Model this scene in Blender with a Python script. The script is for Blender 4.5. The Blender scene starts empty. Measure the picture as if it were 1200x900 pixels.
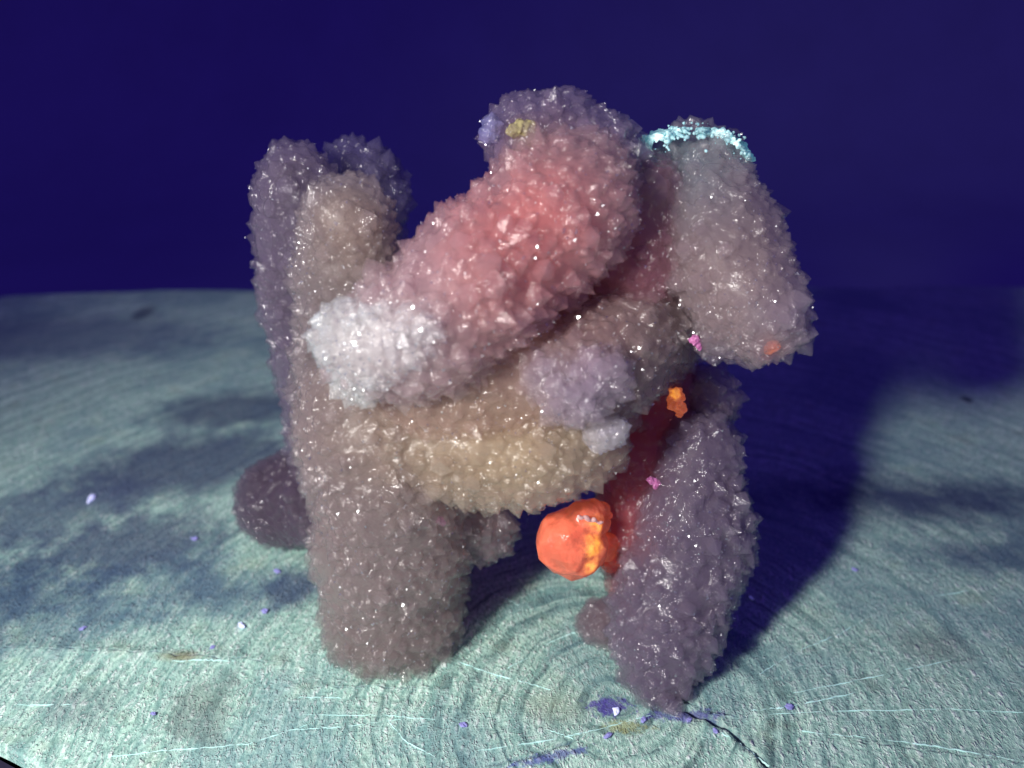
import bpy, bmesh, math, random
import numpy as np
from mathutils import Vector, Matrix, Quaternion, noise
from mathutils.kdtree import KDTree
from mathutils.bvhtree import BVHTree

random.seed(7)
rng = np.random.default_rng(11)
S = bpy.context.scene
COL = S.collection
H = 0.06                                   # camera height above the wood: the specimen is about 5.5 cm tall
PITCH = math.radians(27)
CP, SP = math.cos(PITCH), math.sin(PITCH)

# ------------------------------------------------------------------ camera
cd = bpy.data.cameras.new('camera'); cam = bpy.data.objects.new('camera', cd); COL.objects.link(cam)
cam.location = (0, 0, H)
cam.rotation_euler = (math.radians(90) - PITCH, 0, 0)
cd.lens = 30.0; cd.sensor_width = 36.0
cd.clip_start = 0.002; cd.clip_end = 20
cd.dof.use_dof = True
cd.dof.focus_distance = 1.20 * H
cd.dof.aperture_fstop = 26.0
S.camera = cam

# ------------------------------------------------------------------ world, lamp, exposure
w = bpy.data.worlds.new('World'); S.world = w; w.use_nodes = True
bg = w.node_tree.nodes['Background']
bg.inputs[0].default_value = (0.165, 0.078, 0.95, 1)
bg.inputs[1].default_value = 0.185
ld = bpy.data.lights.new('torch', 'SPOT')
ld.energy = 0.80; ld.color = (1.0, 0.98, 0.93)
ld.shadow_soft_size = 0.0065
ld.spot_size = math.radians(106); ld.spot_blend = 0.85
lamp = bpy.data.objects.new('torch', ld); COL.objects.link(lamp)
lamp.location = (-0.95*H, -0.25*H, 1.30*H)
aim = Vector((0.06*H, 1.08*H, 0.08*H))
lamp.rotation_euler = (aim - Vector(lamp.location)).to_track_quat('-Z', 'Y').to_euler()
S.cycles.volume_bounces = 5; S.cycles.transparent_max_bounces = 24; S.cycles.max_bounces = 12
S.view_settings.view_transform = 'Standard'
S.view_settings.look = 'None'
S.view_settings.exposure = 0.0
S.view_settings.gamma = 1.0
S.view_settings.use_curve_mapping = False

# ------------------------------------------------------------------ helpers
def at(px, py, F):
    """photo direction + forward distance (in camera heights) -> world point"""
    yc = (450 - py) / 1000.0
    z = F * H / (CP + yc * SP)
    return Vector(((px - 600) / 1000.0 * z, F * H, H + z * (yc * CP - SP))), z

def ground(px, py):
    yc = (450 - py) / 1000.0
    z = H / (SP - yc * CP)
    return Vector(((px - 600) / 1000.0 * z, z * (CP + yc * SP), 0))

def tag(o, label=None, cat=None, group=None, kind=None):
    if label: o['label'] = label
    if cat: o['category'] = cat
    if group: o['group'] = group
    if kind: o['kind'] = kind
    return o

def link(name, me, mat=None, parent=None):
    o = bpy.data.objects.new(name, me); COL.objects.link(o)
    if mat: me.materials.append(mat)
    if parent: o.parent = parent
    return o

def mesh_from(name, verts, faces):
    me = bpy.data.meshes.new(name)
    me.from_pydata([tuple(v) for v in verts], [], [tuple(f) for f in faces])
    me.update()
    return me

class NT:
    def __init__(s, name):
        s.m = bpy.data.materials.new(name); s.m.use_nodes = True
        s.t = s.m.node_tree; s.t.nodes.clear()
        s.out = s.n('ShaderNodeOutputMaterial')
    def n(s, typ, **kw):
        nd = s.t.nodes.new(typ)
        for k, v in kw.items():
            if k.startswith('_'): setattr(nd, k[1:], v)
            else: nd.inputs[k].default_value = v
        return nd
    def l(s, a, b): s.t.links.new(a, b)
    def math(s, op, a, b=None, c=None, clamp=False):
        nd = s.t.nodes.new('ShaderNodeMath'); nd.operation = op; nd.use_clamp = clamp
        for i, v in enumerate((a, b, c)):
            if v is None: continue
            if isinstance(v, (int, float)): nd.inputs[i].default_value = v
            else: s.l(v, nd.inputs[i])
        return nd.outputs[0]
    def mix(s, fac, a, b, blend='MIX'):
        nd = s.t.nodes.new('ShaderNodeMix'); nd.data_type = 'RGBA'; nd.blend_type = blend
        for i, v in ((0, fac), (6, a), (7, b)):
            if isinstance(v, (int, float)): nd.inputs[i].default_value = v
            elif isinstance(v, tuple): nd.inputs[i].default_value = v if len(v) == 4 else v + (1,)
            else: s.l(v, nd.inputs[i])
        return nd.outputs[2]
    def ramp(s, fac, lo, hi):
        nd = s.t.nodes.new('ShaderNodeMapRange'); nd.interpolation_type = 'SMOOTHSTEP'
        nd.inputs['From Min'].default_value = lo; nd.inputs['From Max'].default_value = hi
        s.l(fac, nd.inputs['Value']); return nd.outputs[0]
    def noise(s, vec, scale, detail=3, rough=0.55, dim='3D'):
        nd = s.n('ShaderNodeTexNoise', Scale=scale, Detail=detail, Roughness=rough)
        nd.noise_dimensions = dim
        if vec is not None: s.l(vec, nd.inputs['Vector'])
        return nd.outputs[0]

def smoothstep(a, b, x):
    t = np.clip((x - a) / (b - a), 0, 1); return t * t * (3 - 2 * t)

# ------------------------------------------------------------------ materials
PITH = ground(722, 832)

def mat_wood():
    s = NT('glowing_end_grain')
    geo = s.n('ShaderNodeNewGeometry'); P = geo.outputs['Position']
    sub = s.n('ShaderNodeVectorMath', _operation='SUBTRACT'); s.l(P, sub.inputs[0]); sub.inputs[1].default_value = PITH
    sc = s.n('ShaderNodeVectorMath', _operation='SCALE'); s.l(sub.outputs[0], sc.inputs[0]); sc.inputs['Scale'].default_value = 1000  # mm
    Q = sc.outputs[0]
    sep = s.n('ShaderNodeSeparateXYZ'); s.l(Q, sep.inputs[0])
    x, y = sep.outputs[0], sep.outputs[1]
    r = s.math('SQRT', s.math('ADD', s.math('MULTIPLY', x, x), s.math('MULTIPLY', s.math('MULTIPLY', y, y), 1.0)))
    th = s.math('ARCTAN2', y, x)
    warp = s.noise(Q, 0.09, 3, 0.5)
    warp2 = s.noise(Q, 0.45, 3, 0.6)
    rw = s.math('ADD', r, s.math('MULTIPLY_ADD', warp, 5.0, s.math('MULTIPLY', warp2, 0.9)))
    # rings of uneven width: 1-D noise of the warped radius
    c1 = s.n('ShaderNodeCombineXYZ'); s.l(rw, c1.inputs[0])
    ring = s.noise(c1.outputs[0], 0.55, 4, 0.62)
    ringf = s.noise(c1.outputs[0], 0.62, 1, 0.5)
    # polar fibres: short strokes along the radius
    c2 = s.n('ShaderNodeCombineXYZ'); s.l(s.math('MULTIPLY', rw, 0.55), c2.inputs[0]); s.l(s.math('MULTIPLY', th, 26.0), c2.inputs[1])
    fib = s.noise(c2.outputs[0], 2.0, 3, 0.65)
    # grains: slanted tufts of end grain raised by the saw
    rot = s.n('ShaderNodeMapping'); s.l(Q, rot.inputs[0])
    rot.inputs['Rotation'].default_value = (0, 0, math.radians(-58)); rot.inputs['Scale'].default_value = (1.0, 0.46, 1.0)
    wn = s.n('ShaderNodeTexNoise', Scale=0.8, Detail=3.0, Roughness=0.6); s.l(Q, wn.inputs['Vector'])
    wv = s.n('ShaderNodeVectorMath', _operation='MULTIPLY_ADD'); s.l(wn.outputs['Color'], wv.inputs[0]); wv.inputs[1].default_value = (1.1, 1.1, 0); s.l(rot.outputs[0], wv.inputs[2])
    vor = s.n('ShaderNodeTexVoronoi', Scale=2.1, Randomness=1.0); s.l(wv.outputs[0], vor.inputs['Vector'])
    vor2 = s.n('ShaderNodeTexVoronoi', Scale=4.3, Randomness=1.0); s.l(wv.outputs[0], vor2.inputs['Vector'])
    clump = s.noise(Q, 0.7, 3, 0.6)
    grain = s.math('MAXIMUM', s.math('MULTIPLY', s.ramp(vor.outputs['Distance'], 0.50, 0.12), s.ramp(clump, 0.42, 0.60)), s.math('MULTIPLY', s.ramp(vor2.outputs['Distance'], 0.50, 0.15), s.ramp(clump, 0.66, 0.40)))
    gn = s.noise(rot.outputs[0], 3.4, 4, 0.7)
    blot = s.noise(Q, 0.055, 4, 0.6)
    blot2 = s.noise(Q, 0.22, 4, 0.65)
    # weathered dark stain left of the centre, oval and ragged
    blot3 = s.noise(Q, 1.3, 4, 0.7)
    def spot(px, py, rx, ry, lo=1.0, hi=0.35, ang=0.0, rag=0.9, fine=False):
        g = ground(px, py); cx, cy = (g - PITH).x*1000, (g - PITH).y*1000
        dx = s.math('SUBTRACT', x, cx); dy = s.math('SUBTRACT', y, cy)
        ca, sa = math.cos(ang), math.sin(ang)
        ux = s.math('ADD', s.math('MULTIPLY', dx, ca/rx), s.math('MULTIPLY', dy, sa/rx))
        uy = s.math('ADD', s.math('MULTIPLY', dx, -sa/ry), s.math('MULTIPLY', dy, ca/ry))
        d = s.math('SQRT', s.math('ADD', s.math('MULTIPLY', ux, ux), s.math('MULTIPLY', uy, uy)))
        d = s.math('ADD', d, s.math('MULTIPLY', s.math('SUBTRACT', blot3 if fine else blot2, 0.5), rag))
        return s.ramp(d, lo, hi)
    base = s.mix(s.ramp(ring, 0.30, 0.70), (0.30, 0.56, 0.47), (0.65, 0.94, 0.77))
    base = s.mix(s.math('MULTIPLY', s.ramp(fib, 0.45, 0.75), 0.45), base, (0.62, 0.86, 0.76))
    base = s.mix(s.math('MULTIPLY', s.ramp(fib, 0.48, 0.25), 0.40), base, (0.16, 0.25, 0.25))
    base = s.mix(s.math('MULTIPLY', s.ramp(gn, 0.56, 0.34), 0.85), base, (0.16, 0.33, 0.29))
    base = s.mix(s.math('MULTIPLY', grain, s.math('MULTIPLY', s.ramp(gn, 0.30, 0.54), 1.0)), base, (0.90, 1.0, 0.95))
    # growth rings: thin dark latewood lines, broken and uneven
    ph = s.math('ADD', s.math('MULTIPLY', rw, 2*math.pi/2.5), s.math('MULTIPLY', ringf, 9.0))
    sn = s.math('SINE', ph)
    line = s.ramp(sn, 0.66, 0.98)
    band = s.ramp(sn, -0.8, 0.8)
    lmask = s.math('MULTIPLY', line, s.ramp(s.math('ADD', warp2, s.math('MULTIPLY', fib, 0.35)), 0.52, 0.80))
    sn2 = s.math('SINE', s.math('ADD', s.math('MULTIPLY', rw, 2*math.pi/0.92), s.math('MULTIPLY', ringf, 16.0)))
    base = s.mix(s.math('MULTIPLY', s.ramp(sn2, 0.2, 0.95), s.math('MULTIPLY', s.ramp(warp2, 0.35, 0.6), 0.38)), base, (0.13, 0.27, 0.25))
    base = s.mix(s.math('MULTIPLY', s.ramp(sn2, -0.4, -0.98), s.math('MULTIPLY', s.ramp(fib, 0.40, 0.62), 0.45)), base, (0.82, 1.0, 0.90))
    lmask = s.math('MULTIPLY', lmask, s.math('MULTIPLY_ADD', s.ramp(r, 30.0, 9.0), 0.7, 0.3))
    base = s.mix(s.math('MULTIPLY', band, 0.26), base, (0.20, 0.38, 0.36))
    base = s.mix(s.math('MULTIPLY', lmask, 0.80), base, (0.07, 0.15, 0.16))
    # yellowish heart and mineral blotches
    base = s.mix(s.math('MULTIPLY', s.ramp(blot2, 0.52, 0.72), 0.22), base, (0.40, 0.46, 0.29))
    base = s.mix(s.math('MULTIPLY', s.ramp(blot, 0.55, 0.38), 0.45), base, (0.15, 0.28, 0.34))
    def patch(b, mask, col, amt): return s.mix(s.math('MULTIPLY', mask, amt), b, col)  # tints in real stains, and shade painted into the wood colour
    dark = (0.055, 0.07, 0.16)
    base = patch(base, spot(215, 545, 22, 11, ang=0.35), dark, 0.80)
    base = patch(base, spot(275, 480, 16, 8, ang=0.15), dark, 0.75)
    base = patch(base, spot(150, 640, 15, 8, ang=0.2, rag=1.5), dark, 0.75)
    base = patch(base, spot(60, 600, 16, 9, ang=0.5, rag=1.4), (0.08, 0.11, 0.20), 0.65)
    base = patch(base, spot(345, 690, 5, 4, ang=0.6), dark, 0.8)
    base = patch(base, spot(70, 395, 40, 14), (0.10, 0.13, 0.26), 0.55)
    base = patch(base, spot(90, 830, 5.0, 3.5, rag=2.2), (0.10, 0.13, 0.16), 0.40)
    base = patch(base, spot(1090, 585, 24, 6.5, lo=1.35, hi=0.0, rag=1.4, ang=-0.05), (0.05, 0.07, 0.16), 0.95)  # shadow band right of the leg, painted into the wood
    base = patch(base, spot(1160, 650, 11, 5.0, lo=1.2, hi=0.0, rag=1.8), (0.07, 0.12, 0.21), 0.8)  # dimmer far right of the lit wood, its shade painted in
    base = patch(base, spot(10, 700, 17, 10.0, lo=1.2, hi=0.0, rag=1.6), (0.06, 0.11, 0.19), 0.95)  # weaker torch light at the left edge, painted dark into the wood
    base = patch(base, spot(240, 690, 12, 6.0, lo=1.2, hi=0.0, rag=1.6), (0.07, 0.12, 0.21), 0.75)  # stained wood, darkened further for the weaker torch light at left
    base = patch(base, spot(235, 830, 4.5, 5.0, rag=2.6), (0.13, 0.15, 0.13), 0.45)
    base = patch(base, spot(212, 769, 3.0, 0.95, lo=1.15, hi=0.0, rag=0.9), (0.24, 0.21, 0.09), 0.75)
    base = patch(base, spot(168, 367, 2.5, 5.0, rag=0.3), (0.06, 0.08, 0.14), 0.7)
    base = patch(base, spot(1133, 468, 1.2, 1.6, rag=0.3), (0.03, 0.06, 0.09), 0.85)
    base = patch(base, spot(1090, 755, 4.2, 3.4, lo=1.3, hi=0.0, rag=2.4), (0.17, 0.20, 0.19), 0.5)
    base = patch(base, spot(712, 828, 2.4, 1.3, rag=3.2, fine=True), (0.10, 0.06, 0.42), 0.85)
    base = patch(base, spot(800, 838, 4.6, 0.9, rag=3.0, fine=True), (0.09, 0.07, 0.36), 0.75)
    base = patch(base, spot(645, 888, 4.2, 0.7, rag=3.0, ang=0.25, fine=True), (0.09, 0.09, 0.40), 0.7)
    base = patch(base, spot(650, 825, 3.4, 2.4, lo=1.3, hi=0.0, rag=2.4), (0.42, 0.46, 0.30), 0.4)
    base = patch(base, spot(735, 852, 2.5, 0.8, rag=3.2, fine=True), (0.42, 0.44, 0.16), 0.6)
    cr = s.n('ShaderNodeAttribute', _attribute_name='crack')
    base = s.mix(s.math('MULTIPLY', cr.outputs['Fac'], 0.85), base, (0.05, 0.06, 0.20))
    hgt = s.math('ADD', s.math('MULTIPLY', grain, 0.5), s.math('MULTIPLY', gn, 0.9))
    hgt = s.math('ADD', hgt, s.math('MULTIPLY', ring, 0.2))
    hgt = s.math('ADD', hgt, s.math('MULTIPLY', fib, 0.5))
    bump = s.n('ShaderNodeBump', Strength=0.8, Distance=0.00030); s.l(hgt, bump.inputs['Height'])
    p = s.n('ShaderNodeBsdfPrincipled', Roughness=0.72)
    p.inputs['Specular IOR Level'].default_value = 0.25
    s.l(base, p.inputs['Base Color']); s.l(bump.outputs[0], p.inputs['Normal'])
    s.l(p.outputs[0], s.out.inputs[0])
    return s.m

def mat_quartz(name, sss=0.9, radius=0.0016, rough=0.16, spark=0.5, alpha=1.0, glow=0.0, mott_amt=0.5):
    s = NT(name)
    a = s.n('ShaderNodeAttribute', _attribute_name='tint')
    geo = s.n('ShaderNodeNewGeometry')
    sc = s.n('ShaderNodeVectorMath', _operation='SCALE'); s.l(geo.outputs['Position'], sc.inputs[0]); sc.inputs['Scale'].default_value = 1000
    Q = sc.outputs[0]
    n1 = s.noise(Q, 0.8, 4, 0.65); n2 = s.noise(Q, 3.0, 2, 0.6)
    mott = s.math('MULTIPLY_ADD', s.math('ADD', n1, n2), mott_amt, 1.0 - mott_amt)
    vm = s.n('ShaderNodeVectorMath', _operation='SCALE'); s.l(a.outputs['Color'], vm.inputs[0]); s.l(mott, vm.inputs['Scale'])
    nb = s.noise(Q, 3.0, 3, 0.6)
    bump = s.n('ShaderNodeBump', Strength=spark, Distance=0.00008); s.l(nb, bump.inputs['Height'])
    p = s.n('ShaderNodeBsdfPrincipled', IOR=1.54, Roughness=rough)
    p.inputs['Subsurface Weight'].default_value = sss
    p.inputs['Subsurface Radius'].default_value = (1.0, 0.9, 0.9)
    p.inputs['Subsurface Scale'].default_value = radius
    s.l(vm.outputs[0], p.inputs['Base Color'])
    s.l(bump.outputs[0], p.inputs['Normal'])
    if glow:      # red to mauve fluorescence, raised to lighten the mineral's shaded undersides
        s.l(a.outputs['Color'], p.inputs['Emission Color']); p.inputs['Emission Strength'].default_value = glow
    if alpha < 1:   # clear quartz: part of the light goes straight through, the surface gloss stays
        tr = s.n('ShaderNodeBsdfTransparent')
        gl = s.n('ShaderNodeBsdfGlossy', Roughness=rough); s.l(bump.outputs[0], gl.inputs['Normal'])
        fr = s.n('ShaderNodeFresnel', IOR=1.54); s.l(bump.outputs[0], fr.inputs['Normal'])
        m1 = s.n('ShaderNodeMixShader'); s.l(fr.outputs[0], m1.inputs[0]); s.l(tr.outputs[0], m1.inputs[1]); s.l(gl.outputs[0], m1.inputs[2])
        m2 = s.n('ShaderNodeMixShader'); m2.inputs[0].default_value = alpha
        s.l(m1.outputs[0], m2.inputs[1]); s.l(p.outputs[0], m2.inputs[2])
        s.l(m2.outputs[0], s.out.inputs[0])
    else:
        s.l(p.outputs[0], s.out.inputs[0])
    return s.m

def mat_glow(name, col, emit, estr, rough=0.25, sss=0.5, vary=None):
    """a fluorescing mineral: it really gives off visible light under the ultraviolet torch"""
    s = NT(name)
    geo = s.n('ShaderNodeNewGeometry')
    sc = s.n('ShaderNodeVectorMath', _operation='SCALE'); s.l(geo.outputs['Position'], sc.inputs[0]); sc.inputs['Scale'].default_value = 1000
    n1 = s.noise(sc.outputs[0], 0.8, 4, 0.6)
    p = s.n('ShaderNodeBsdfPrincipled', IOR=1.5, Roughness=rough)
    p.inputs['Subsurface Weight'].default_value = sss
    p.inputs['Subsurface Radius'].default_value = (1.0, 0.6, 0.5)
    p.inputs['Subsurface Scale'].default_value = 0.0008
    b = s.mix(s.ramp(n1, 0.35, 0.65), tuple(c*0.8 for c in col), col)
    s.l(b, p.inputs['Base Color'])
    if vary:
        e = s.mix(s.ramp(n1, 0.50, 0.68), emit, vary); s.l(e, p.inputs['Emission Color'])
    else:
        p.inputs['Emission Color'].default_value = emit + (1,)
    p.inputs['Emission Strength'].default_value = estr
    bump = s.n('ShaderNodeBump', Strength=0.5, Distance=0.00015); s.l(s.noise(sc.outputs[0], 2.0, 3, 0.6), bump.inputs['Height'])
    s.l(bump.outputs[0], p.inputs['Normal'])
    s.l(p.outputs[0], s.out.inputs[0])
    return s.m

def mat_flat(name, col, rough=0.9, nscale=None):
    s = NT(name)
    p = s.n('ShaderNodeBsdfPrincipled', Roughness=rough); p.inputs['Specular IOR Level'].default_value = 0.05
    p.inputs['Base Color'].default_value = col + (1,)
    if nscale:
        geo = s.n('ShaderNodeNewGeometry')
        n1 = s.noise(geo.outputs['Position'], nscale, 2, 0.9)
        n2 = s.noise(geo.outputs['Position'], nscale*0.02, 2, 0.5)
        f = s.math('ADD', s.math('MULTIPLY', s.ramp(n1, 0.25, 0.75), 0.7), s.math('MULTIPLY', n2, 0.3))
        s.l(s.mix(f, tuple(c*0.70 for c in col), tuple(c*1.32 for c in col)), p.inputs['Base Color'])
    s.l(p.outputs[0], s.out.inputs[0])
    return s.m

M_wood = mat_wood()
M_core = mat_quartz('milky_quartz_core', sss=1.0, radius=0.0035, rough=0.5, spark=0.3, glow=0.32, mott_amt=0.55)
M_core.use_fake_user = True

def mat_hazy(name, col, density=400.0, frost=0.16, glow=0.0):
    """clear quartz full of fine haze: light goes in through every facet and scatters inside"""
    s = NT(name)
    a = s.n('ShaderNodeAttribute', _attribute_name='tint')
    geo = s.n('ShaderNodeNewGeometry')
    sc = s.n('ShaderNodeVectorMath', _operation='SCALE'); s.l(geo.outputs['Position'], sc.inputs[0]); sc.inputs['Scale'].default_value = 1000
    nb = s.noise(sc.outputs[0], 3.2, 3, 0.6)
    bump = s.n('ShaderNodeBump', Strength=1.0, Distance=0.00011); s.l(nb, bump.inputs['Height'])
    tr = s.n('ShaderNodeBsdfTransparent')
    gl = s.n('ShaderNodeBsdfGlossy', Roughness=0.11); s.l(bump.outputs[0], gl.inputs['Normal'])
    fr = s.n('ShaderNodeFresnel', IOR=1.54); s.l(bump.outputs[0], fr.inputs['Normal'])
    df = s.n('ShaderNodeBsdfDiffuse'); s.l(a.outputs['Color'], df.inputs['Color'])
    m0 = s.n('ShaderNodeMixShader'); m0.inputs[0].default_value = frost; s.l(tr.outputs[0], m0.inputs[1]); s.l(df.outputs[0], m0.inputs[2])
    # the inner side of a facet only lets light out; light sent back from deeper faces adds a little to the gloss
    ff = s.math('MULTIPLY', s.math('ADD', fr.outputs[0], 0.0), s.math('SUBTRACT', 1.0, geo.outputs['Backfacing']))
    m1 = s.n('ShaderNodeMixShader'); s.l(ff, m1.inputs[0]); s.l(m0.outputs[0], m1.inputs[1]); s.l(gl.outputs[0], m1.inputs[2])
    s.l(m1.outputs[0], s.out.inputs['Surface'])
    v = s.n('ShaderNodeVolumeScatter', Density=density, Anisotropy=0.2)
    v.inputs['Color'].default_value = tuple(col) + (1,)
    ab = s.n('ShaderNodeVolumeAbsorption', Density=density); ab.inputs['Color'].default_value = tuple(col) + (1,)
    va = s.n('ShaderNodeAddShader'); s.l(v.outputs[0], va.inputs[0]); s.l(ab.outputs[0], va.inputs[1]); v = va
    if glow:
        em = s.n('ShaderNodeEmission', Strength=glow); em.inputs['Color'].default_value = tuple(col) + (1,)
        ad = s.n('ShaderNodeAddShader'); s.l(v.outputs[0], ad.inputs[0]); s.l(em.outputs[0], ad.inputs[1]); s.l(ad.outputs[0], s.out.inputs['Volume'])
    else:
        s.l(v.outputs[0], s.out.inputs['Volume'])
    s.m.cycles.homogeneous_volume = True
    return s.m
def mat_glint():
    s = NT('glint_flake')
    tr = s.n('ShaderNodeBsdfTransparent'); gl = s.n('ShaderNodeBsdfGlossy', Roughness=0.26); gl.inputs['Color'].default_value = (0.95, 0.97, 1, 1)
    m1 = s.n('ShaderNodeMixShader'); m1.inputs[0].default_value = 0.30; s.l(tr.outputs[0], m1.inputs[1]); s.l(gl.outputs[0], m1.inputs[2])
    s.l(m1.outputs[0], s.out.inputs[0]); return s.m
M_glint = mat_glint()
M_back = mat_flat('violet_cloth', (0.34, 0.37, 0.54), 1.0, 900.0)
M_bark = mat_flat('bark', (0.030, 0.025, 0.050), 1.0, 300.0)
M_splinter = mat_flat('pale_splinter', (0.60, 0.92, 0.88), 0.6, 900.0)

# ------------------------------------------------------------------ setting: backdrop cloth (table part + curved wall)
def backdrop():
    z0 = -0.14
    prof = [(-0.3, z0), (0.70, z0)]
    for k in range(1, 13):
        a = k / 12 * math.pi / 2
        prof.append((0.70 + 0.25 * math.sin(a), z0 + 0.25 * (1 - math.cos(a))))
    prof.append((0.95, 1.4))
    xs = np.linspace(-1.6, 1.6, 25)
    V = [(x, y, z) for (y, z) in prof for x in xs]; n = len(xs)
    Fc = [(j*n+i, j*n+i+1, (j+1)*n+i+1, (j+1)*n+i) for j in range(len(prof)-1) for i in range(n-1)]
    me = mesh_from('backdrop', V, Fc)
    for p in me.polygons: p.use_smooth = True
    tag(link('backdrop', me, M_back), 'dark violet cloth backdrop behind and under the sawn log', kind='structure')
backdrop()

# ------------------------------------------------------------------ wood slice: polar sheet about the pith, cracks cut into it
RT = [(0,1.7),(25,2.15),(45,2.50),(60,2.05),(75,1.84),(90,1.78),(105,1.835),(120,2.03),(130,2.28),(137,2.50),(145,2.2),
      (152,1.85),(160,1.55),(168,1.30),(175,1.12),(181,0.98),(186,0.855),(189,0.79),(196,0.70),(210,0.60),(235,0.55),
      (270,0.6),(300,0.8),(325,1.05),(345,1.40),(360,1.7)]
RA = np.array([a for a, _ in RT]); RR = np.array([r for _, r in RT]) * H
def Rout(th):
    return np.interp(np.degrees(th) % 360, RA, RR)
def polar(px, py):
    d = ground(px, py) - PITH
    return math.atan2(d.y, d.x), math.hypot(d.x, d.y)

CRACKS = []      # (angle at start, r0, r1, width0 (m), depth, wobble)
def crack(p0, p1, wid, dep):
    t0, r0 = polar(*p0); t1, r1 = polar(*p1)
    d = (t1 - t0 + math.pi) % (2*math.pi) - math.pi
    CRACKS.append((t0, t0 + d, r0, r1, wid, dep))
crack((800, 832), (905, 906), 0.00055, 0.0016)
crack((682, 864), (575, 900), 0.00022, 0.0006)
crack((330, 776), (0, 758), 0.00010, 0.0003)
crack((500, 815), (330, 822), 0.00008, 0.0003)
crack((1000, 868), (1290, 905), 0.00010, 0.0003)

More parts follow.
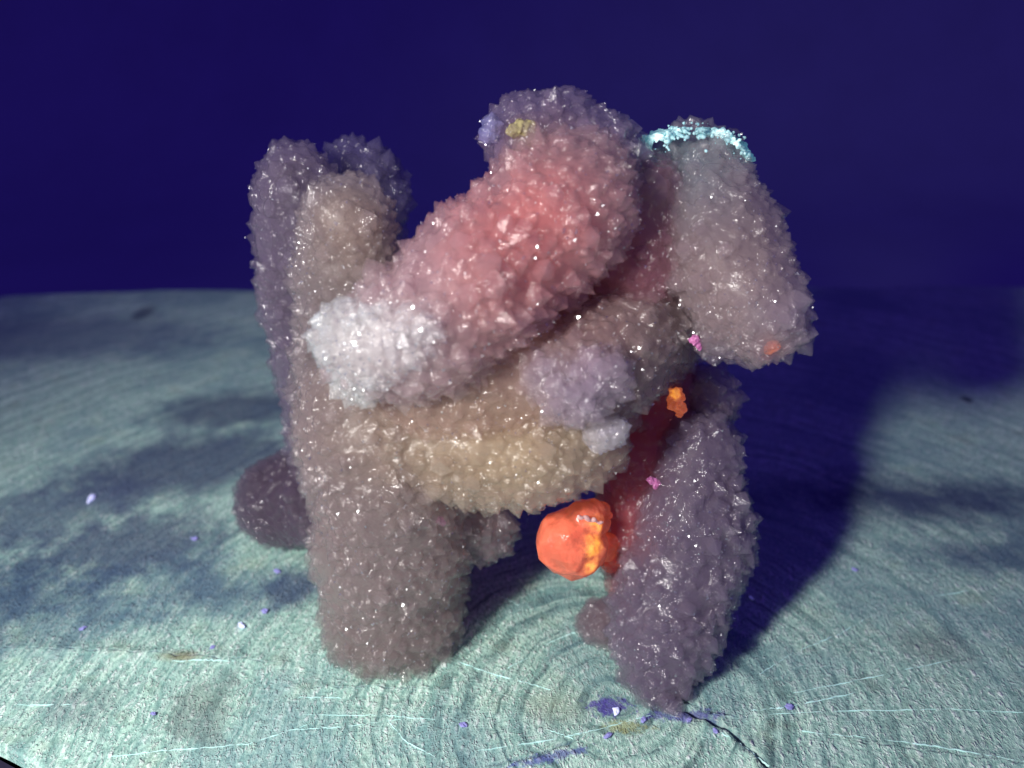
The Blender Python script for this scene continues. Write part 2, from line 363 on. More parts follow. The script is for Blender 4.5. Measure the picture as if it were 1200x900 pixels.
def wood_slice():
    root = bpy.data.objects.new('sawn_log', None); COL.objects.link(root)
    root.location = (0, 0, 0)
    tag(root, 'sawn end of a log with growth rings and cracks, glowing teal under the crystal cluster', 'log')
    NTh = 560
    ths = list(np.linspace(0, 2*math.pi, NTh, endpoint=False))
    cols = [(t, None, 0) for t in ths]
    for ci, c in enumerate(CRACKS):
        for k in (-2.2, -1, -0.45, 0, 0.45, 1, 2.2):
            cols.append((c[1] % (2*math.pi), ci, k))
    # remove plain columns that would tangle with the crack columns
    keep = []
    for t, ci, k in cols:
        if ci is None and any(abs((t - c[1] + math.pi) % (2*math.pi) - math.pi) < 2.4*c[4]/0.006 + 0.006 for c in CRACKS): continue
        keep.append((t, ci, k))
    keep.sort(key=lambda a: (a[0], a[2]))
    rf = np.concatenate([[0.004], np.linspace(0.012, 1, 230)])
    V = np.zeros((len(rf), len(keep), 3)); CK = np.zeros((len(rf), len(keep)))
    for j, (t, ci, k) in enumerate(keep):
        R = float(Rout(np.array(t)))
        r = rf * R
        if ci is None:
            tt = np.full_like(r, t); dz = np.zeros_like(r)
        else:
            t0, t1, r0, r1, wid, dep = CRACKS[ci]
            f = np.clip((r - r0) / (r1 - r0), 0, 1)
            wgl = 0.00012 * np.sin(r * 1500 + ci) + 0.00006 * np.sin(r * 4300 + 2*ci)
            taper = smoothstep(r0*0.85, r0*1.12, r) * (1 - smoothstep(r1*0.9, r1*1.05, r))
            wv = wid * (0.35 + 0.65 * taper) * (0.75 + 0.25*np.sin(r*3100 + 1.7*ci))
            lim = np.minimum(1.0, r / 0.006)
            tt = t1 + (k * wv * lim + wgl * lim * taper) / np.maximum(r, 0.0008)
            prof = {0: 1.0, 0.45: 0.75, 1: -0.10, 2.2: 0.0}[abs(k)]
            dz = -dep * prof * taper
            CK[:, j] = taper * {0: 1.0, 0.45: 0.9, 1: 0.1, 2.2: 0.0}[abs(k)]
        for (q0, q1, u0, u1, _w, _d) in CRACKS:
            ff = np.clip((r - u0) / (u1 - u0), 0, 1); dd = (t - q1 + math.pi) % (2*math.pi) - math.pi
            tt = tt + (q0 - q1) * (1 - ff) * math.exp(-(dd/0.5)**2)
        V[:, j, 0] = PITH.x + r * np.cos(tt); V[:, j, 1] = PITH.y + r * np.sin(tt); V[:, j, 2] = dz
        edge = smoothstep(0.985, 1.0, rf)
        V[:, j, 2] -= 0.0009 * edge
    # gentle uneven saw finish
    for i in range(len(rf)):
        for j in range(len(keep)):
            x, y, _ = V[i, j]
            q = Vector((x*420, y*420, 0))
            V[i, j, 2] += 0.00010 * noise.noise(q) + 0.00005 * noise.noise(q * 3.1)
    nr, nc = len(rf), len(keep)
    Vl = V.reshape(-1, 3)
    idx = np.arange(nr*nc).reshape(nr, nc)
    A = idx[:-1, :]; B = idx[1:, :]
    F = np.stack([A, B, np.roll(B, -1, 1), np.roll(A, -1, 1)], -1).reshape(-1, 4)
    verts = np.vstack([Vl, [[PITH.x, PITH.y, 0]]])
    faces = [tuple(f) for f in F] + [(nr*nc, int(idx[0, j]), int(idx[0, (j+1) % nc])) for j in range(nc)]
    me = mesh_from('sawn_face', verts, faces)
    for p in me.polygons: p.use_smooth = True
    at_ = me.attributes.new('crack', 'FLOAT', 'POINT')
    at_.data.foreach_set('value', np.concatenate([CK.reshape(-1), [0]]).astype(np.float32))
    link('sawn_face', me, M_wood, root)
    # bark: a rough wall round the slice, deepened to keep the cloth below dark
    nb = 360; V = []; lev = 7
    for k in range(lev):
        for j in range(nb):
            t = 2*math.pi*j/nb
            R = float(Rout(np.array(t))) * 1.0
            f = k/(lev-1)
            R += -0.0003 + 0.0018*math.sin(f*math.pi)**0.5 * (0.55 + 0.9*abs(noise.noise(Vector((math.cos(t)*9, math.sin(t)*9, f*2.5)))))
            V.append((PITH.x + R*math.cos(t), PITH.y + R*math.sin(t), -0.0008 - f*0.1392))
    Fb = [(k*nb+j, (k+1)*nb+j, (k+1)*nb+(j+1) % nb, k*nb+(j+1) % nb) for k in range(lev-1) for j in range(nb)]
    Fb.append(tuple(range((lev-1)*nb, lev*nb)))
    link('bark', mesh_from('bark', V, Fb), M_bark, root)
    # pale splinters: wood rays torn up by the saw
    def strip(pts, wid):
        P = [ground(*p) for p in pts]
        # resample
        Q = []
        for a, b in zip(P[:-1], P[1:]):
            for k in range(14): Q.append(a.lerp(b, k/14))
        Q.append(P[-1]); n = len(Q); V = []; Fc = []
        for i, q in enumerate(Q):
            d = (Q[min(i+1, n-1)] - Q[max(i-1, 0)]).normalized(); sd = Vector((-d.y, d.x, 0))
            f = i/(n-1); wv = wid*0.62*(0.2 + 0.8*math.sin(math.pi*(0.06+0.88*f))) * random.uniform(0.35, 1.3)
            q = q + sd * random.uniform(-1, 1)*wid*0.6
            up = wv*random.uniform(-1.2, 1.1)
            for a in (-1, -0.5, 0.5, 1):
                V.append(q + sd*wv*a + Vector((0, 0, -0.00015 if abs(a) == 1 else up + 0.00004)))
        for i in range(n-1):
            for k in range(3):
                Fc.append((i*4+k, i*4+k+1, i*4+k+5, i*4+k+4))
            Fc.append((i*4+3, i*4, i*4+4, i*4+7))
        Fc.append((0, 1, 2, 3)); Fc.append((n*4-1, n*4-2, n*4-3, n*4-4))
        link('splinter', mesh_from('splinter', V, Fc), M_splinter, root)
    for pts, wd in [
        ([(520, 770), (585, 792), (645, 808)], 0.00011), ([(938, 762), (985, 742), (1022, 721)], 0.00011),
        ([(868, 835), (925, 828), (1000, 812)], 0.00012), ([(880, 838), (1000, 833), (1110, 831), (1199, 835)], 0.00007),
        ([(940, 857), (1050, 868), (1130, 880), (1230, 898)], 0.00012), ([(930, 812), (1040, 790), (1115, 773)], 0.00008),
        ([(118, 888), (190, 880), (290, 872), (360, 850)], 0.00010), ([(180, 776), (235, 773), (280, 775)], 0.00012),
        ([(335, 856), (400, 852), (470, 843)], 0.00009), ([(350, 817), (400, 818)], 0.00009),
        ([(355, 838), (440, 838), (510, 843)], 0.00008), ([(565, 690), (590, 700), (612, 712)], 0.00010),
        ([(560, 880), (640, 868), (700, 855), (762, 838)], 0.00009), ([(452, 842), (475, 868), (520, 893)], 0.00010),
        ([(640, 755), (670, 742), (700, 735)], 0.00007), ([(575, 800), (600, 780), (625, 768)], 0.00008),
        ([(645, 856), (672, 866)], 0.00010), ([(835, 852), (868, 872), (905, 900)], 0.00016),
        ([(890, 790), (930, 765)], 0.00008), ([(1090, 700), (1135, 692)], 0.00009), ([(20, 826), (90, 826)], 0.00006)]:
        strip(pts, wd)
    return root
wood = wood_slice()

# ------------------------------------------------------------------ the crystal cluster
def srgb(r, g, b):
    f = lambda c: (c/255/12.92) if c/255 <= 0.04045 else ((c/255+0.055)/1.055)**2.4
    return np.array([f(r), f(g), f(b)])

class Finger:
    def __init__(s, name, spine, label=None, big=0.08, size=1.0, col=None, jitter=0.085, inset=0.0014, dens=330.0, frost=0.13):
        s.inset, s.dens, s.frost = inset, dens, frost
        s.name, s.label, s.big, s.size, s.col = name, label, big, size, np.array(col) * 1.0
        ctr = []; rad = []
        P = []
        for (px, py, F, rp) in spine:
            c, z = at(px, py, F); P.append((c, rp * z / 1000.0))
        for (a, ra), (b, rb) in zip(P[:-1], P[1:]):
            n = max(2, int((b - a).length / 0.0006))
            for k in range(n):
                f = k / n; f2 = f*f*(3-2*f)
                ctr.append(a.lerp(b, f)); rad.append(ra + (rb - ra) * f2)
        ctr.append(P[-1][0]); rad.append(P[-1][1])
        if len(spine) == 1: ctr = [P[0][0]]; rad = [P[0][1]]
        s.c = np.array([tuple(c) for c in ctr]); s.r = np.array(rad)
        # uneven girth
        for i in range(len(s.r)):
            q = Vector(s.c[i]) * 260
            s.r[i] *= 1 + jitter * noise.noise(q) * 1.6
            s.c[i] += 0.08 * s.r[i] * np.array([noise.noise(q * 0.9 + Vector(v_)) for v_ in ((7, 3, 1), (31, 17, 5), (53, 41, 23))])
        d = s.c[-1] - s.c[0]; L = np.linalg.norm(d)
        s.tip = d / L if L > 1e-5 else np.array([0, 0, 1.0])
TEETH = 9.0     # px by which the crystal tips stand out beyond the core

FINGERS = [
    # pixel spine x, y, forward distance (camera heights), radius in px
    Finger('crystal_finger', [(402, 590, 1.27, 50), (376, 440, 1.31, 50), (354, 310, 1.30, 56), (351, 232, 1.30, 51), (346, 206, 1.30, 38)],
           'tall dusky mauve finger at the back left', col=(88, 77, 98)),
    Finger('crystal_finger', [(428, 330, 1.42, 40), (428, 225, 1.42, 46), (412, 192, 1.42, 30)], 'dim violet finger behind, rounded top', col=(66, 60, 100)),
    Finger('crystal_finger', [(428, 540, 1.13, 76), (415, 450, 1.15, 68), (406, 330, 1.16, 58), (408, 262, 1.15, 50)], 'upright tan grey finger in front of the back left one', col=(112, 102, 104), inset=0.0009),
    Finger('crystal_finger', [(425, 480, 1.09, 82), (451, 560, 1.065, 86), (460, 640, 1.065, 84), (462, 700, 1.07, 81), (462, 756, 1.07, 72)],
           'broad column standing on the wood at lower left', col=(116, 103, 102), big=0.05),
    Finger('crystal_nub', [(330, 588, 1.28, 50), (380, 590, 1.22, 52)], 'dark rounded nub at the far left', col=(62, 50, 66), big=0.03, size=0.85, inset=0.0045, dens=600.0, frost=0.08),
    Finger('crystal_finger', [(424, 405, 0.985, 54), (500, 388, 1.01, 83), (590, 310, 1.08, 86), (655, 245, 1.13, 84), (690, 212, 1.16, 60)],
           'thick reddish pink finger with a glassy white tip at lower left', col=(136, 112, 118), big=0.16, size=1.12),
    Finger('crystal_tip', [(410, 398, 0.98, 47), (440, 408, 0.958, 45), (486, 388, 0.950, 36), (424, 440, 0.985, 32)], 'frosty white glassy tip of the reddish finger', col=(226, 236, 238), size=0.85, big=0.25, inset=0.0026, dens=220.0, frost=0.14),
    Finger('crystal_finger', [(612, 157, 1.21, 42), (662, 158, 1.22, 48), (705, 185, 1.20, 50), (702, 250, 1.17, 40)],
           'violet grey knob at the very top', col=(92, 82, 112), size=1.05, big=0.12),
    Finger('crystal_finger', [(812, 210, 1.27, 60), (836, 265, 1.20, 68), (866, 335, 1.12, 68), (892, 370, 1.08, 54)],
           'arm at the right hanging down, cyan crust on its top', col=(126, 112, 117)),
    Finger('crystal_tip', [(842, 394, 1.09, 28), (880, 402, 1.07, 22), (934, 390, 1.06, 15)], 'flat broken lower end of the right arm', col=(116, 103, 110)),
    Finger('crystal_finger', [(758, 385, 1.19, 66), (714, 420, 1.08, 68), (676, 436, 1.03, 56)],
           'grey stub in the middle with a lavender tip', col=(118, 103, 102), big=0.09),
    Finger('crystal_tip', [(642, 440, 1.012, 36), (668, 462, 0.998, 38), (700, 442, 0.995, 34)], 'blunt pale lilac front face of the grey stub', col=(128, 116, 130), big=0.3, size=1.05),
    Finger('crystal_bump', [(576, 148, 1.175, 11), (574, 158, 1.175, 10)], 'clear crystal with blue light painted in, at the left rim of the top knob', col=(112, 126, 190), size=0.6, big=0, frost=0.3),  # blue of the reflected light is put into the crystal's colour
    Finger('crystal_finger', [(436, 514, 1.075, 67), (530, 522, 1.045, 70), (620, 534, 1.02, 64), (684, 518, 1.05, 50)],
           'tan horizontal finger across the middle', col=(138, 124, 108), big=0.07),
    Finger('crystal_bump', [(706, 508, 0.985, 20), (718, 505, 0.99, 18)], 'small lavender clear bump', col=(172, 168, 208), size=0.6, big=0, dens=800.0),
    Finger('crystal_bump', [(505, 598, 1.09, 52), (560, 612, 1.11, 44)], 'short bump below the tan finger', col=(108, 95, 100)),
    Finger('crystal_finger', [(818, 535, 1.12, 50), (808, 630, 1.08, 73), (784, 715, 1.02, 63), (770, 772, 0.97, 48), (768, 812, 0.935, 28)],
           'dusky violet leg standing on its point at the right', col=(95, 84, 105), big=0.10, size=1.08, inset=0.0009, dens=650.0),
    Finger('crystal_bump', [(822, 462, 1.2, 36), (840, 476, 1.2, 22)], 'small bump between right arm and leg', col=(98, 80, 98)),
    Finger('crystal_bump', [(710, 735, 1.07, 34), (702, 748, 1.06, 24)], 'small pale foot behind the right leg', col=(104, 92, 102), size=0.8, big=0, inset=0.0020, dens=1100.0),
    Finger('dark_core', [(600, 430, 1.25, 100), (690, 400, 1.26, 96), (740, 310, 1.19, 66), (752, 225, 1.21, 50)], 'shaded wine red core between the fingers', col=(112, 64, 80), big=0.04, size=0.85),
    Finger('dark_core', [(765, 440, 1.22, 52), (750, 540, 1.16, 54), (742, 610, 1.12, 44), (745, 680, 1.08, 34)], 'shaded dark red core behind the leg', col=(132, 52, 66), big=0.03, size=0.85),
    Finger('dark_core', [(430, 440, 1.18, 64), (540, 440, 1.075, 86), (640, 440, 1.08, 74), (690, 480, 1.09, 56)], 'inner body behind the tan finger', col=(130, 106, 100), big=0.05, size=0.9),
]

# mineral colour: iron staining etc., as blobs in space
BLOBS = []
def blob(px, py, F, rpx, col, amt, sq=(1, 1)):
    c, z = at(px, py, F); BLOBS.append((np.array(c), rpx*z/1000, srgb(*col), amt))
blob(615, 280, 1.04, 115, (236, 118, 108), 0.85)
blob(560, 350, 0.95, 50, (215, 140, 134), 0.45)
blob(690, 320, 1.10, 60, (160, 88, 105), 0.30)
blob(405, 400, 0.93, 75, (222, 232, 230), 0.9)
blob(470, 410, 0.93, 55, (215, 205, 208), 0.65)
blob(500, 330, 1.00, 45, (200, 172, 180), 0.5)
blob(600, 520, 0.98, 95, (200, 178, 138), 0.75)
blob(455, 490, 1.02, 75, (180, 160, 138), 0.6)
blob(410, 270, 1.10, 60, (175, 152, 134), 0.6)
blob(450, 640, 1.02, 80, (150, 136, 134), 0.5)
blob(572, 150, 1.18, 14, (130, 140, 225), 0.8)  # blue light caught at the knob's rim, painted into the colour
blob(668, 450, 0.96, 55, (165, 150, 185), 0.6)
blob(815, 185, 1.22, 70, (120, 150, 165), 0.8)
blob(860, 330, 1.05, 70, (172, 150, 146), 0.6)
blob(935, 375, 1.03, 40, (150, 140, 175), 0.6)
blob(722, 620, 1.06, 38, (180, 66, 58), 0.65)
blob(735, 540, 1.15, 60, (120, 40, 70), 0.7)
blob(610, 150, 1.14, 22, (140, 130, 95), 0.9)
blob(905, 408, 1.03, 14, (220, 120, 90), 0.85)
blob(517, 612, 1.02, 5, (215, 110, 160), 1.0)

def tint_at(P, base, gain=1.0):
    """P (n,3) -> linear colours"""
    out = np.repeat(base[None, :], len(P), 0)
    for c, r, col, amt in BLOBS:
        d = np.linalg.norm(P - c, axis=1) / r
        wt = amt * np.exp(-(d**2) * 0.9)
        out = out * (1 - wt[:, None]) + col[None, :] * wt[:, None]
    return out

ALL_C = np.vstack([f.c for f in FINGERS]); ALL_R = np.concatenate([f.r for f in FINGERS])
OWN = np.concatenate([np.full(len(f.r), i) for i, f in enumerate(FINGERS)])
CAM = np.array(cam.location)

def sample_surface(f, fi, spacing):
    """jittered, blue-noise like points on the outside of the swept spheres"""
    n_try = int(4 * math.pi * np.mean(f.r)**2 / spacing**2 * 3 + np.sum(2*math.pi*f.r) * 0.0006 / spacing**2 * 14) + 200
    k = rng.choice(len(f.r), n_try, p=f.r / f.r.sum())
    d = rng.normal(size=(n_try, 3)); d /= np.linalg.norm(d, axis=1)[:, None]
    p = f.c[k] + d * f.r[k][:, None]
    ok = p[:, 2] > -0.0002
    p, d = p[ok], d[ok]
    keep = np.ones(len(p), bool)
    for i in range(0, len(p), 2000):
        D = np.linalg.norm(p[i:i+2000, None, :] - ALL_C[None], axis=2) - ALL_R[None]
        own = OWN[None] == fi
        keep[i:i+2000] = (np.where(own, D, 1).min(1) > -0.00004) & (np.where(own, 1, D).min(1) > -0.00035)
    p, d = p[keep], d[keep]
    # poisson thinning on a hash grid
    cell = spacing; grid = {}; out = []
    for i, q in enumerate(p):
        key = tuple((q // cell).astype(int)); bad = False
        for dx in (-1, 0, 1):
            for dy in (-1, 0, 1):
                for dz in (-1, 0, 1):
                    for j in grid.get((key[0]+dx, key[1]+dy, key[2]+dz), ()):
                        if ((p[j]-q)**2).sum() < spacing**2: bad = True; break
                    if bad: break
                if bad: break
            if bad: break
        if not bad: grid.setdefault(key, []).append(i); out.append(i)
    return p[out], d[out]

def crystal_verts(a, body, tip, base):
    """hexagonal quartz point along +z; unequal faces, leaning apex"""
    V = []; lean = np.array([random.uniform(-.3, .3)*a, random.uniform(-.3, .3)*a])
    ph = random.random()*6.28
    rr = [a*random.uniform(0.8, 1.15) for _ in range(6)]
    hs = [body + tip*random.uniform(-0.12, 0.30)*(1 if k % 2 else -0.4) for k in range(6)]
    for z in (0, 1):
        for k in range(6):
            t = ph + k*math.pi/3
            V.append((rr[k]*math.cos(t)*(1 if z else 0.9), rr[k]*math.sin(t)*(1 if z else 0.9), max(hs[k], -base*0.6) if z else -base))
    V.append((lean[0], lean[1], body + tip)); V.append((0, 0, -base))
    F = []
    for k in range(6):
        k2 = (k+1) % 6
        F += [(k, k2, 6+k2), (k, 6+k2, 6+k), (6+k, 6+k2, 12), (k2, k, 13)]
    return V, F

def orient(n, tipdir, amount=0.45):
    v = Vector(n) + Vector(tipdir)*amount*random.uniform(0.2, 1.3) + Vector((random.gauss(0, .2), random.gauss(0, .2), random.gauss(0, .2)))
    v.normalize()
    return Vector((0, 0, 1)).rotation_difference(v).to_matrix()

# ---- choose positions, then the 300 crystals that show largest become objects of their own
SPECS = []    # (finger index, pos, rot, a, body, tip, base, score)
for fi, f in enumerate(FINGERS):
    far = f.c.mean(0)[1]
    sp = 0.00068 * f.size
    P, N = sample_surface(f, fi, sp)
    for p, n in zip(P, N):
        big = random.random() < f.big
        big = big and f.big > 0
        a = f.size * (random.uniform(0.00072, 0.00105) if big else random.uniform(0.00034, 0.00078))
        tip = a * random.uniform(0.80, 1.35); body = a * random.uniform(-0.35, 0.35); base = a * 1.5
        v = CAM - p; dist = np.linalg.norm(v); v /= dist
        score = a / dist if (big and n @ v > 0.05) else 0
        if score:   # hidden behind another core?
            oc = p + n*a - ALL_C; o2 = (oc*oc).sum(1); b = oc @ v
            disc = b*b - (o2 - ALL_R**2)
            if np.any((disc > 0) & (-b + np.sqrt(np.maximum(disc, 0)) > 0) & (OWN != fi)): score = 0
        SPECS.append([fi, p, orient(n, f.tip), a, body, tip, base, score])
order = sorted(range(len(SPECS)), key=lambda i: -SPECS[i][7])
SOLO = set(i for i in order[:290] if SPECS[i][7] > 0)
print('crystals', len(SPECS), 'solo', len(SOLO))

cluster = bpy.data.objects.new('crystal_cluster', None); COL.objects.link(cluster)
cb = ground(620, 740); cluster.location = (cb.x, cb.y, 0)
tag(cluster, 'translucent mauve and reddish quartz cluster bristling with tiny points, standing on the sawn log', 'mineral specimen')
INV = Matrix.Translation(-Vector(cluster.location))

def ico(sub):
    bm = bmesh.new(); bmesh.ops.create_icosphere(bm, subdivisions=sub, radius=1)
    V = np.array([v.co[:] for v in bm.verts]); Fc = np.array([[v.index for v in f.verts] for f in bm.faces]); bm.free()
    return V, Fc
ICO_V, ICO_F = ico(3)
ICO2_V, ICO2_F = ico(2)

def paint(me, base, off, clear=0.0, gain=1.0):
    n = len(me.vertices); co = np.empty(n*3, np.float32); me.vertices.foreach_get('co', co)
    co = co.reshape(-1, 3) + np.array(off)
    c = tint_at(co, base)
    c = c * gain * (1 - clear) + np.array([0.47, 0.42, 0.45]) * clear
    at1 = me.attributes.new('tint', 'FLOAT_COLOR', 'POINT')
    at1.data.foreach_set('color', np.hstack([c, np.ones((n, 1))]).astype(np.float32).reshape(-1))

def remesh(V, Fc, voxel, name):
    me = mesh_from('tmp', V, Fc)
    o = bpy.data.objects.new('tmp', me); COL.objects.link(o)
    m = o.modifiers.new('r', 'REMESH'); m.mode = 'VOXEL'; m.voxel_size = voxel; m.adaptivity = 0
    dg = bpy.context.evaluated_depsgraph_get(); dg.update()
    out = bpy.data.meshes.new_from_object(o.evaluated_get(dg)); out.name = name
    bpy.data.objects.remove(o); bpy.data.meshes.remove(me)
    return out

MMSC = 1000.0
OFF = np.array(cluster.location)
PARTS = []
for fi, f in enumerate(FINGERS):
    VV = []; FF = []; n = 0
    step = max(1, int(0.0012/0.0006))
    ks = list(range(0, len(f.r), step)) + [len(f.r)-1]
    for k in ks:
        VV.append(f.c[k] + ICO_V * f.r[k]); FF.append(ICO_F + n); n += len(ICO_V)
    for i, (fj, p, R, a, body, tip, base, sc) in enumerate(SPECS):
        if fj != fi or i in SOLO: continue
        v, fc = crystal_verts(a, body, tip, base)
        VV.append(np.array(v) @ np.array(R).T + p); FF.append(np.array(fc) + n); n += len(v)
    def finish(me, flat):
        me.transform(Matrix.Scale(1/MMSC, 4)); me.transform(INV)
        nv = len(me.vertices); co = np.empty(nv*3, np.float32); me.vertices.foreach_get('co', co); co = co.reshape(-1, 3)
        co[:, 2] = np.maximum(co[:, 2], flat); me.vertices.foreach_set('co', co.reshape(-1)); me.update()
    # milky core, a little below the tips
    CV = np.vstack([f.c[k] + ICO_V * max(f.r[k] - f.inset, f.r[k]*0.28) for k in ks]) * MMSC
    CF = np.vstack([ICO_F + len(ICO_V)*m for m in range(len(ks))])
    core = remesh(CV, CF, 0.30, f.name); finish(core, 0.0003)
    core.polygons.foreach_set('use_smooth', [True]*len(core.polygons))
    paint(core, srgb(*f.col), OFF, 0.0, 0.55)
    o = link(f.name, core, M_core, cluster)
    if f.label: o['label'] = f.label
    PARTS.append(o)
    # the crust of countless tiny points on it
    me = remesh(np.vstack(VV) * MMSC, np.vstack(FF), 0.215 if 'core' in f.name else (0.185 if f.c[:, 1].mean() > 1.25*H else 0.138), 'crystal_crust'); finish(me, 0.00012)
    me.polygons.foreach_set('use_smooth', [False]*len(me.polygons))
    paint(me, srgb(*f.col), OFF, 0.12, 0.9)
    lc = srgb(*f.col); lc = np.clip(np.sqrt(lc)*1.78, 0, 0.95) * np.array([1.0, 0.96, 0.94])
    f.mat = mat_hazy('hazy_quartz', [float(x) for x in lc], f.dens, f.frost)
    cr = link('crystal_crust', me, f.mat, o); cr['kind'] = 'stuff'
    # minute glossy flakes added over the crust to catch glints
    nv = len(me.vertices); co = np.empty(nv*3, np.float32); me.vertices.foreach_get('co', co); co = co.reshape(-1, 3)
    no = np.empty(nv*3, np.float32); me.vertex_normals.foreach_get('vector', no); no = no.reshape(-1, 3)
    view = CAM - OFF - co; fac = np.nonzero((view*no).sum(1) > 0)[0]
    m = int(len(fac) * (0.0100 if 'frosty' not in (f.label or '') else 0.055))
    pick = rng.choice(fac, m, replace=False)
    R_ = rng.normal(size=(m, 3, 3)); R_ = np.linalg.qr(R_)[0]
    sz = rng.uniform(0.00006, 0.00017, m) * rng.uniform(0.7, 1.25, m)
    tet = np.array([[1, 0, 0], [0, 1, 0], [0, 0, 1], [-0.7, -0.6, -0.5]])
    vv = (np.einsum('mij,kj->mki', R_, tet) * sz[:, None, None] + (co[pick] + no[pick]*0.00005)[:, None, :]).reshape(-1, 3)
    tf = np.array([[0, 1, 2], [0, 3, 1], [1, 3, 2], [2, 3, 0]])
    ff_ = (np.arange(m)[:, None, None]*4 + tf[None]).reshape(-1, 3)
    sp_ = link('glint_flakes', mesh_from('glint_flakes', vv, ff_.tolist()), M_glint, o); sp_['kind'] = 'stuff'
    NTRI = globals().get('NTRI', 0) + 2*len(me.polygons)
print('crust tris', NTRI)
for i in sorted(SOLO):
    fi, p, R, a, body, tip, base, sc = SPECS[i]; f = FINGERS[fi]
    v, fc = crystal_verts(a, body, tip, base*1.0)
    V = np.array(v) @ np.array(R).T + p - OFF
    V[:, 2] = np.maximum(V[:, 2], 0.00012)
    me = mesh_from('crystal_point', V, fc)
    paint(me, srgb(*f.col) * random.uniform(0.95, 1.2), OFF, 0.18)
    link('crystal_point', me, f.mat, PARTS[fi])

# ---- fluorescing minerals held in the cluster
def lump(name, spheres, mat, voxel=0.12, rough=0.06, parent=cluster, label=None, extra=None, smooth=True):
    VV = []; FF = []; n = 0
    for (px, py, F, rp) in spheres:
        c, z = at(px, py, F); r = rp*z/1000
        q = ICO_V.copy()
        for i in range(len(q)):
            d = Vector(q[i]); q[i] *= 1 + rough*2*noise.noise(d*1.9 + Vector(c)*900) + rough*noise.noise(d*4.3 + Vector(c)*700)
        VV.append(np.array(c) + q*r); FF.append(ICO_F + n); n += len(q)
    for v, fc in (extra or []):
        VV.append(np.array(v)); FF.append(np.array(fc) + n); n += len(v)
    me = remesh(np.vstack(VV)*MMSC, np.vstack(FF), voxel, name)
    me.transform(Matrix.Scale(1/MMSC, 4)); me.transform(INV if parent else Matrix())
    for p in me.polygons: p.use_smooth = smooth
    o = link(name, me, mat, parent)
    if label: o['label'] = label
    return o
def hot_attr(o, spots, size):
    """per-vertex strength of the glowing veins inside the mineral"""
    me = o.data; n = len(me.vertices); co = np.empty(n*3, np.float32); me.vertices.foreach_get('co', co); co = co.reshape(-1, 3) + OFF
    val = np.zeros(n)
    for px, py, F, rp, a in spots:
        c, z = at(px, py, F); d = np.linalg.norm(co - np.array(c), axis=1) / (rp*z/1000)
        val = np.maximum(val, a*np.exp(-d**2))
    at_ = me.attributes.new('vein', 'FLOAT', 'POINT'); at_.data.foreach_set('value', val.astype(np.float32))

def mat_vein(name, col, veincol, emit, emit_hot, e0, e1, nscale=1.2, rough=0.22):
    s = NT(name)
    geo = s.n('ShaderNodeNewGeometry'); a = s.n('ShaderNodeAttribute', _attribute_name='vein')
    sc = s.n('ShaderNodeVectorMath', _operation='SCALE'); s.l(geo.outputs['Position'], sc.inputs[0]); sc.inputs['Scale'].default_value = 1000
    n1 = s.noise(sc.outputs[0], nscale, 4, 0.65); n2 = s.noise(sc.outputs[0], nscale*0.5, 3, 0.6)
    v = s.ramp(s.math('MULTIPLY', a.outputs['Fac'], s.math('MULTIPLY_ADD', n1, 2.2, -0.1)), 0.12, 0.95)
    base = s.mix(s.ramp(n2, 0.38, 0.62), tuple(c*0.72 for c in col), col)
    base = s.mix(v, base, veincol)
    p = s.n('ShaderNodeBsdfPrincipled', IOR=1.5, Roughness=rough)
    p.inputs['Subsurface Weight'].default_value = 0.7
    p.inputs['Subsurface Radius'].default_value = (1.0, 0.55, 0.5); p.inputs['Subsurface Scale'].default_value = 0.0009
    s.l(base, p.inputs['Base Color'])
    s.l(s.mix(v, emit, emit_hot), p.inputs['Emission Color'])
    s.l(s.math('MULTIPLY_ADD', v, e1 - e0, s.math('MULTIPLY_ADD', n2, e0*0.9, e0*0.55)), p.inputs['Emission Strength'])
    bump = s.n('ShaderNodeBump', Strength=0.6, Distance=0.0002); s.l(n1, bump.inputs['Height']); s.l(bump.outputs[0], p.inputs['Normal'])
    s.l(p.outputs[0], s.out.inputs[0])
    return s.m
M_orange = mat_vein('orange_calcite', (0.80, 0.19, 0.11), (0.95, 0.42, 0.12), (0.80, 0.11, 0.045), (1.0, 0.38, 0.05), 0.20, 1.0)
M_grain = mat_vein('orange_grain', (0.75, 0.22, 0.12), (0.95, 0.45, 0.12), (0.85, 0.18, 0.06), (1.0, 0.36, 0.05), 0.30, 0.75, nscale=2.5)
M_pink = mat_glow('pink_grain', (0.48, 0.16, 0.35), (0.62, 0.12, 0.42), 0.13, 0.3, 0.3)
M_cyan = mat_vein('cyan_glowing_crust', (0.45, 0.70, 0.72), (0.85, 1.0, 0.97), (0.10, 0.36, 0.38), (0.62, 1.0, 0.92), 0.35, 0.95, nscale=1.8, rough=0.3)
orange = lump('orange_nodule', [(667, 635, 1.04, 38), (676, 642, 1.045, 36), (684, 612, 1.05, 26), (694, 600, 1.06, 16), (706, 596, 1.075, 9), (712, 604, 1.075, 6), (704, 614, 1.06, 12), (708, 640, 1.075, 18), (716, 660, 1.085, 12)],
     M_orange, rough=0.075, label='glowing orange red mineral nodule hanging under the arch')
hot_attr(orange, [(697, 640, 1.01, 17, 1.0), (690, 660, 1.01, 13, 0.9), (704, 616, 1.02, 16, 0.8)] + [(634 + 3*k, 632 - 1.7*k, 1.01, 3.0, 0.42) for k in range(10)], 0)
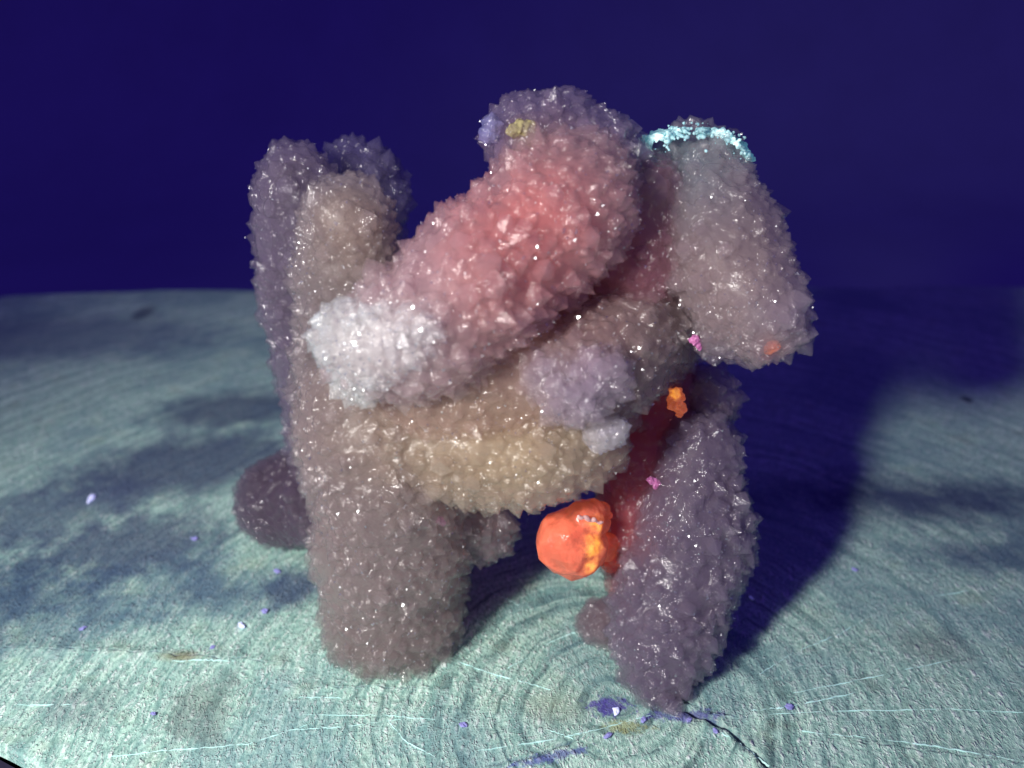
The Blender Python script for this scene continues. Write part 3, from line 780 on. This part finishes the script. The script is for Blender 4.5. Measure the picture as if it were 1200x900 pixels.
vein = lump('pale_vein', [(678+k*0.75, 605+k*0.21+1.0*math.sin(k*0.45), 1.008+k*0.00045, 1.7+1.1*math.sin(k*0.085+0.2)+0.5*math.sin(k*0.6)) for k in range(40)],
     mat_glow('pale_vein', (0.85, 0.52, 0.48), (0.8, 0.25, 0.2), 0.15, 0.12, 0.4), rough=0.05, voxel=0.055, label='pale glassy vein across the nodule')
lump('pink_grain', [(516, 610, 1.016, 4.5), (519, 613, 1.016, 3.5)], M_pink, rough=0.3, voxel=0.08, smooth=False, label='faint pink grain on the short bump below the tan finger')
lump('orange_grain', [(903, 408, 1.055, 8), (909, 406, 1.053, 6)], M_grain, rough=0.2, voxel=0.08, label='dull orange grain inside the lower tip of the right arm')['vein'] = 0
gr = lump('orange_grain', [(791, 461, 1.11, 8), (789, 474, 1.11, 7), (797, 478, 1.115, 7), (794, 468, 1.11, 8), (785, 468, 1.115, 4), (796, 486, 1.115, 4)], M_grain, rough=0.3, voxel=0.08, smooth=False,
     label='small glowing orange grain in the cleft')
hot_attr(gr, [(791, 461, 1.10, 10, 1.0), (797, 480, 1.10, 5, .6)], 0)
lump('tan_inclusion', [(602, 153, 1.170, 8), (611, 150, 1.169, 10), (621, 148, 1.170, 8)], mat_flat('olive_tan_inclusion', (0.30, 0.26, 0.13), 0.6, 900.0), rough=0.25, voxel=0.1, label='olive tan inclusion in the top knob')
lump('pink_grain', [(814, 398, 1.07, 6), (818, 404, 1.07, 4), (820, 408, 1.07, 3)], M_pink, rough=0.3, voxel=0.08, smooth=False, label='pink glowing grain under the right arm')
lump('pink_grain', [(763, 563, 1.075, 4.5), (769, 566, 1.075, 5), (768, 571, 1.075, 3)], M_pink, rough=0.3, voxel=0.08, smooth=False, label='pink glowing grain beside the leg')
path = [(747, 174), (754, 162), (764, 153), (776, 150), (790, 148), (806, 148)]; path2 = [(814, 148), (838, 149), (850, 152), (862, 160), (874, 172), (880, 182)]
crust = []; spots = []
for pth, dens in ((path, 240), (path2, 180)):
    for _ in range(dens):
        k = random.randrange(len(pth)-1); f = random.random()
        px = pth[k][0]*(1-f)+pth[k+1][0]*f + random.gauss(0, 2.0); py = pth[k][1]*(1-f)+pth[k+1][1]*f + 0
        dy = abs(random.gauss(0, 6.0 if pth is path else 3.5)); crust.append((px + dy*0.1, py + dy + 2.5, 1.262 - 0.016*math.sqrt(dy) + random.gauss(0, 0.004), random.uniform(1.0, 3.3)))
for _ in range(60):
    k = random.random(); dy = random.uniform(0, 1)**1.6*34
    crust.append((752 + 124*k, 172 - 30*math.sin(math.pi*(0.12+0.80*k))**0.8 + dy + 1, 1.262 - 0.016*math.sqrt(dy) + random.gauss(0, 0.003), random.uniform(0.7, 2.2)))
co_ = lump('cyan_crust', crust, M_cyan, rough=0.4, voxel=0.08, smooth=True, label='bright cyan glowing crust along the top of the right arm')
hot_attr(co_, [(772, 158, 1.21, 13, 0.9), (795, 150, 1.23, 8, 0.8), (847, 155, 1.23, 12, 1.1), (862, 165, 1.22, 10, 0.9), (754, 172, 1.20, 8, .5)], 0)

# ------------------------------------------------------------------ flecks of lint and crumbs on the wood
M_fleck = mat_glow('violet_lint', (0.30, 0.30, 0.60), (0.20, 0.18, 0.75), 0.18, 0.6, 0.2)
M_fleck2 = mat_glow('white_lint', (0.8, 0.82, 0.95), (0.45, 0.48, 1.0), 0.55, 0.5, 0.2)
def fleck(px, py, rp, ln, label):
    g = ground(px, py); z = (g - Vector(CAM)).length; r = rp*z/1000
    V = ICO2_V.copy()
    ang = random.random()*3
    for i in range(len(V)):
        V[i] *= 1 + 0.9*noise.noise(Vector(V[i])*1.7 + g*3000)
    V = V * np.array([r*ln, r*random.uniform(0.6, 0.9), r*0.45]) * 0.85
    ca, sa = math.cos(ang), math.sin(ang)
    V = V @ np.array([[ca, sa, 0], [-sa, ca, 0], [0, 0, 1]])
    V[:, 2] -= V[:, 2].min() + r*0.15
    me = mesh_from('lint_fleck', V, ICO2_F)
    o = link('lint_fleck', me, M_fleck2 if ('white' in label or 'largest' in label) else M_fleck); o.location = (g.x, g.y, 0.0001)
    tag(o, label, 'lint fleck', 'glowing flecks on the wood')
for args in [
    (107, 586, 4.5, 1.7, 'bluish white fleck on the dark stain at far left of the wood'),
    (283, 735, 4.5, 1.5, 'brightest white fleck, left of the broad column base'),
    (228, 633, 4.0, 1.1, 'violet fleck on the wood just below left of the dark nub'),
    (325, 671, 4.0, 1.3, 'pale violet fleck below the dark nub'),
    (310, 718, 4.0, 1.2, 'dull violet fleck between the nub and the broad column base'),
    (97, 738, 3.5, 1.2, 'dim violet fleck at left above the brown knot'),
    (249, 760, 3.0, 1.2, 'tiny violet fleck above the pale splinter beside the brown knot'),
    (180, 838, 3.0, 1.1, 'tiny dim violet fleck at lower left of the wood'),
    (543, 851, 4.5, 1.0, 'violet fleck on the growth rings between column and leg'),
    (722, 836, 5.5, 1.1, 'largest violet crumb, left of the leg tip'),
    (712, 864, 4.5, 1.3, 'violet crumb in front of the leg, on the cracked ray'),
    (754, 845, 4.0, 1.2, 'violet crumb right under the leg tip'),
    (807, 845, 3.5, 1.1, 'small violet crumb in the purple dust right of the leg tip'),
    (838, 858, 3.8, 1.1, 'violet crumb on the edge of the dark crack'),
    (924, 830, 5.0, 1.1, 'violet fleck on the pale splinter right of the leg'),
    (1001, 669, 3.5, 1.2, 'dim violet fleck on the lit wood at right'),
    (880, 702, 3.0, 1.1, 'violet fleck in the leg shadow')]:
    fleck(*args)
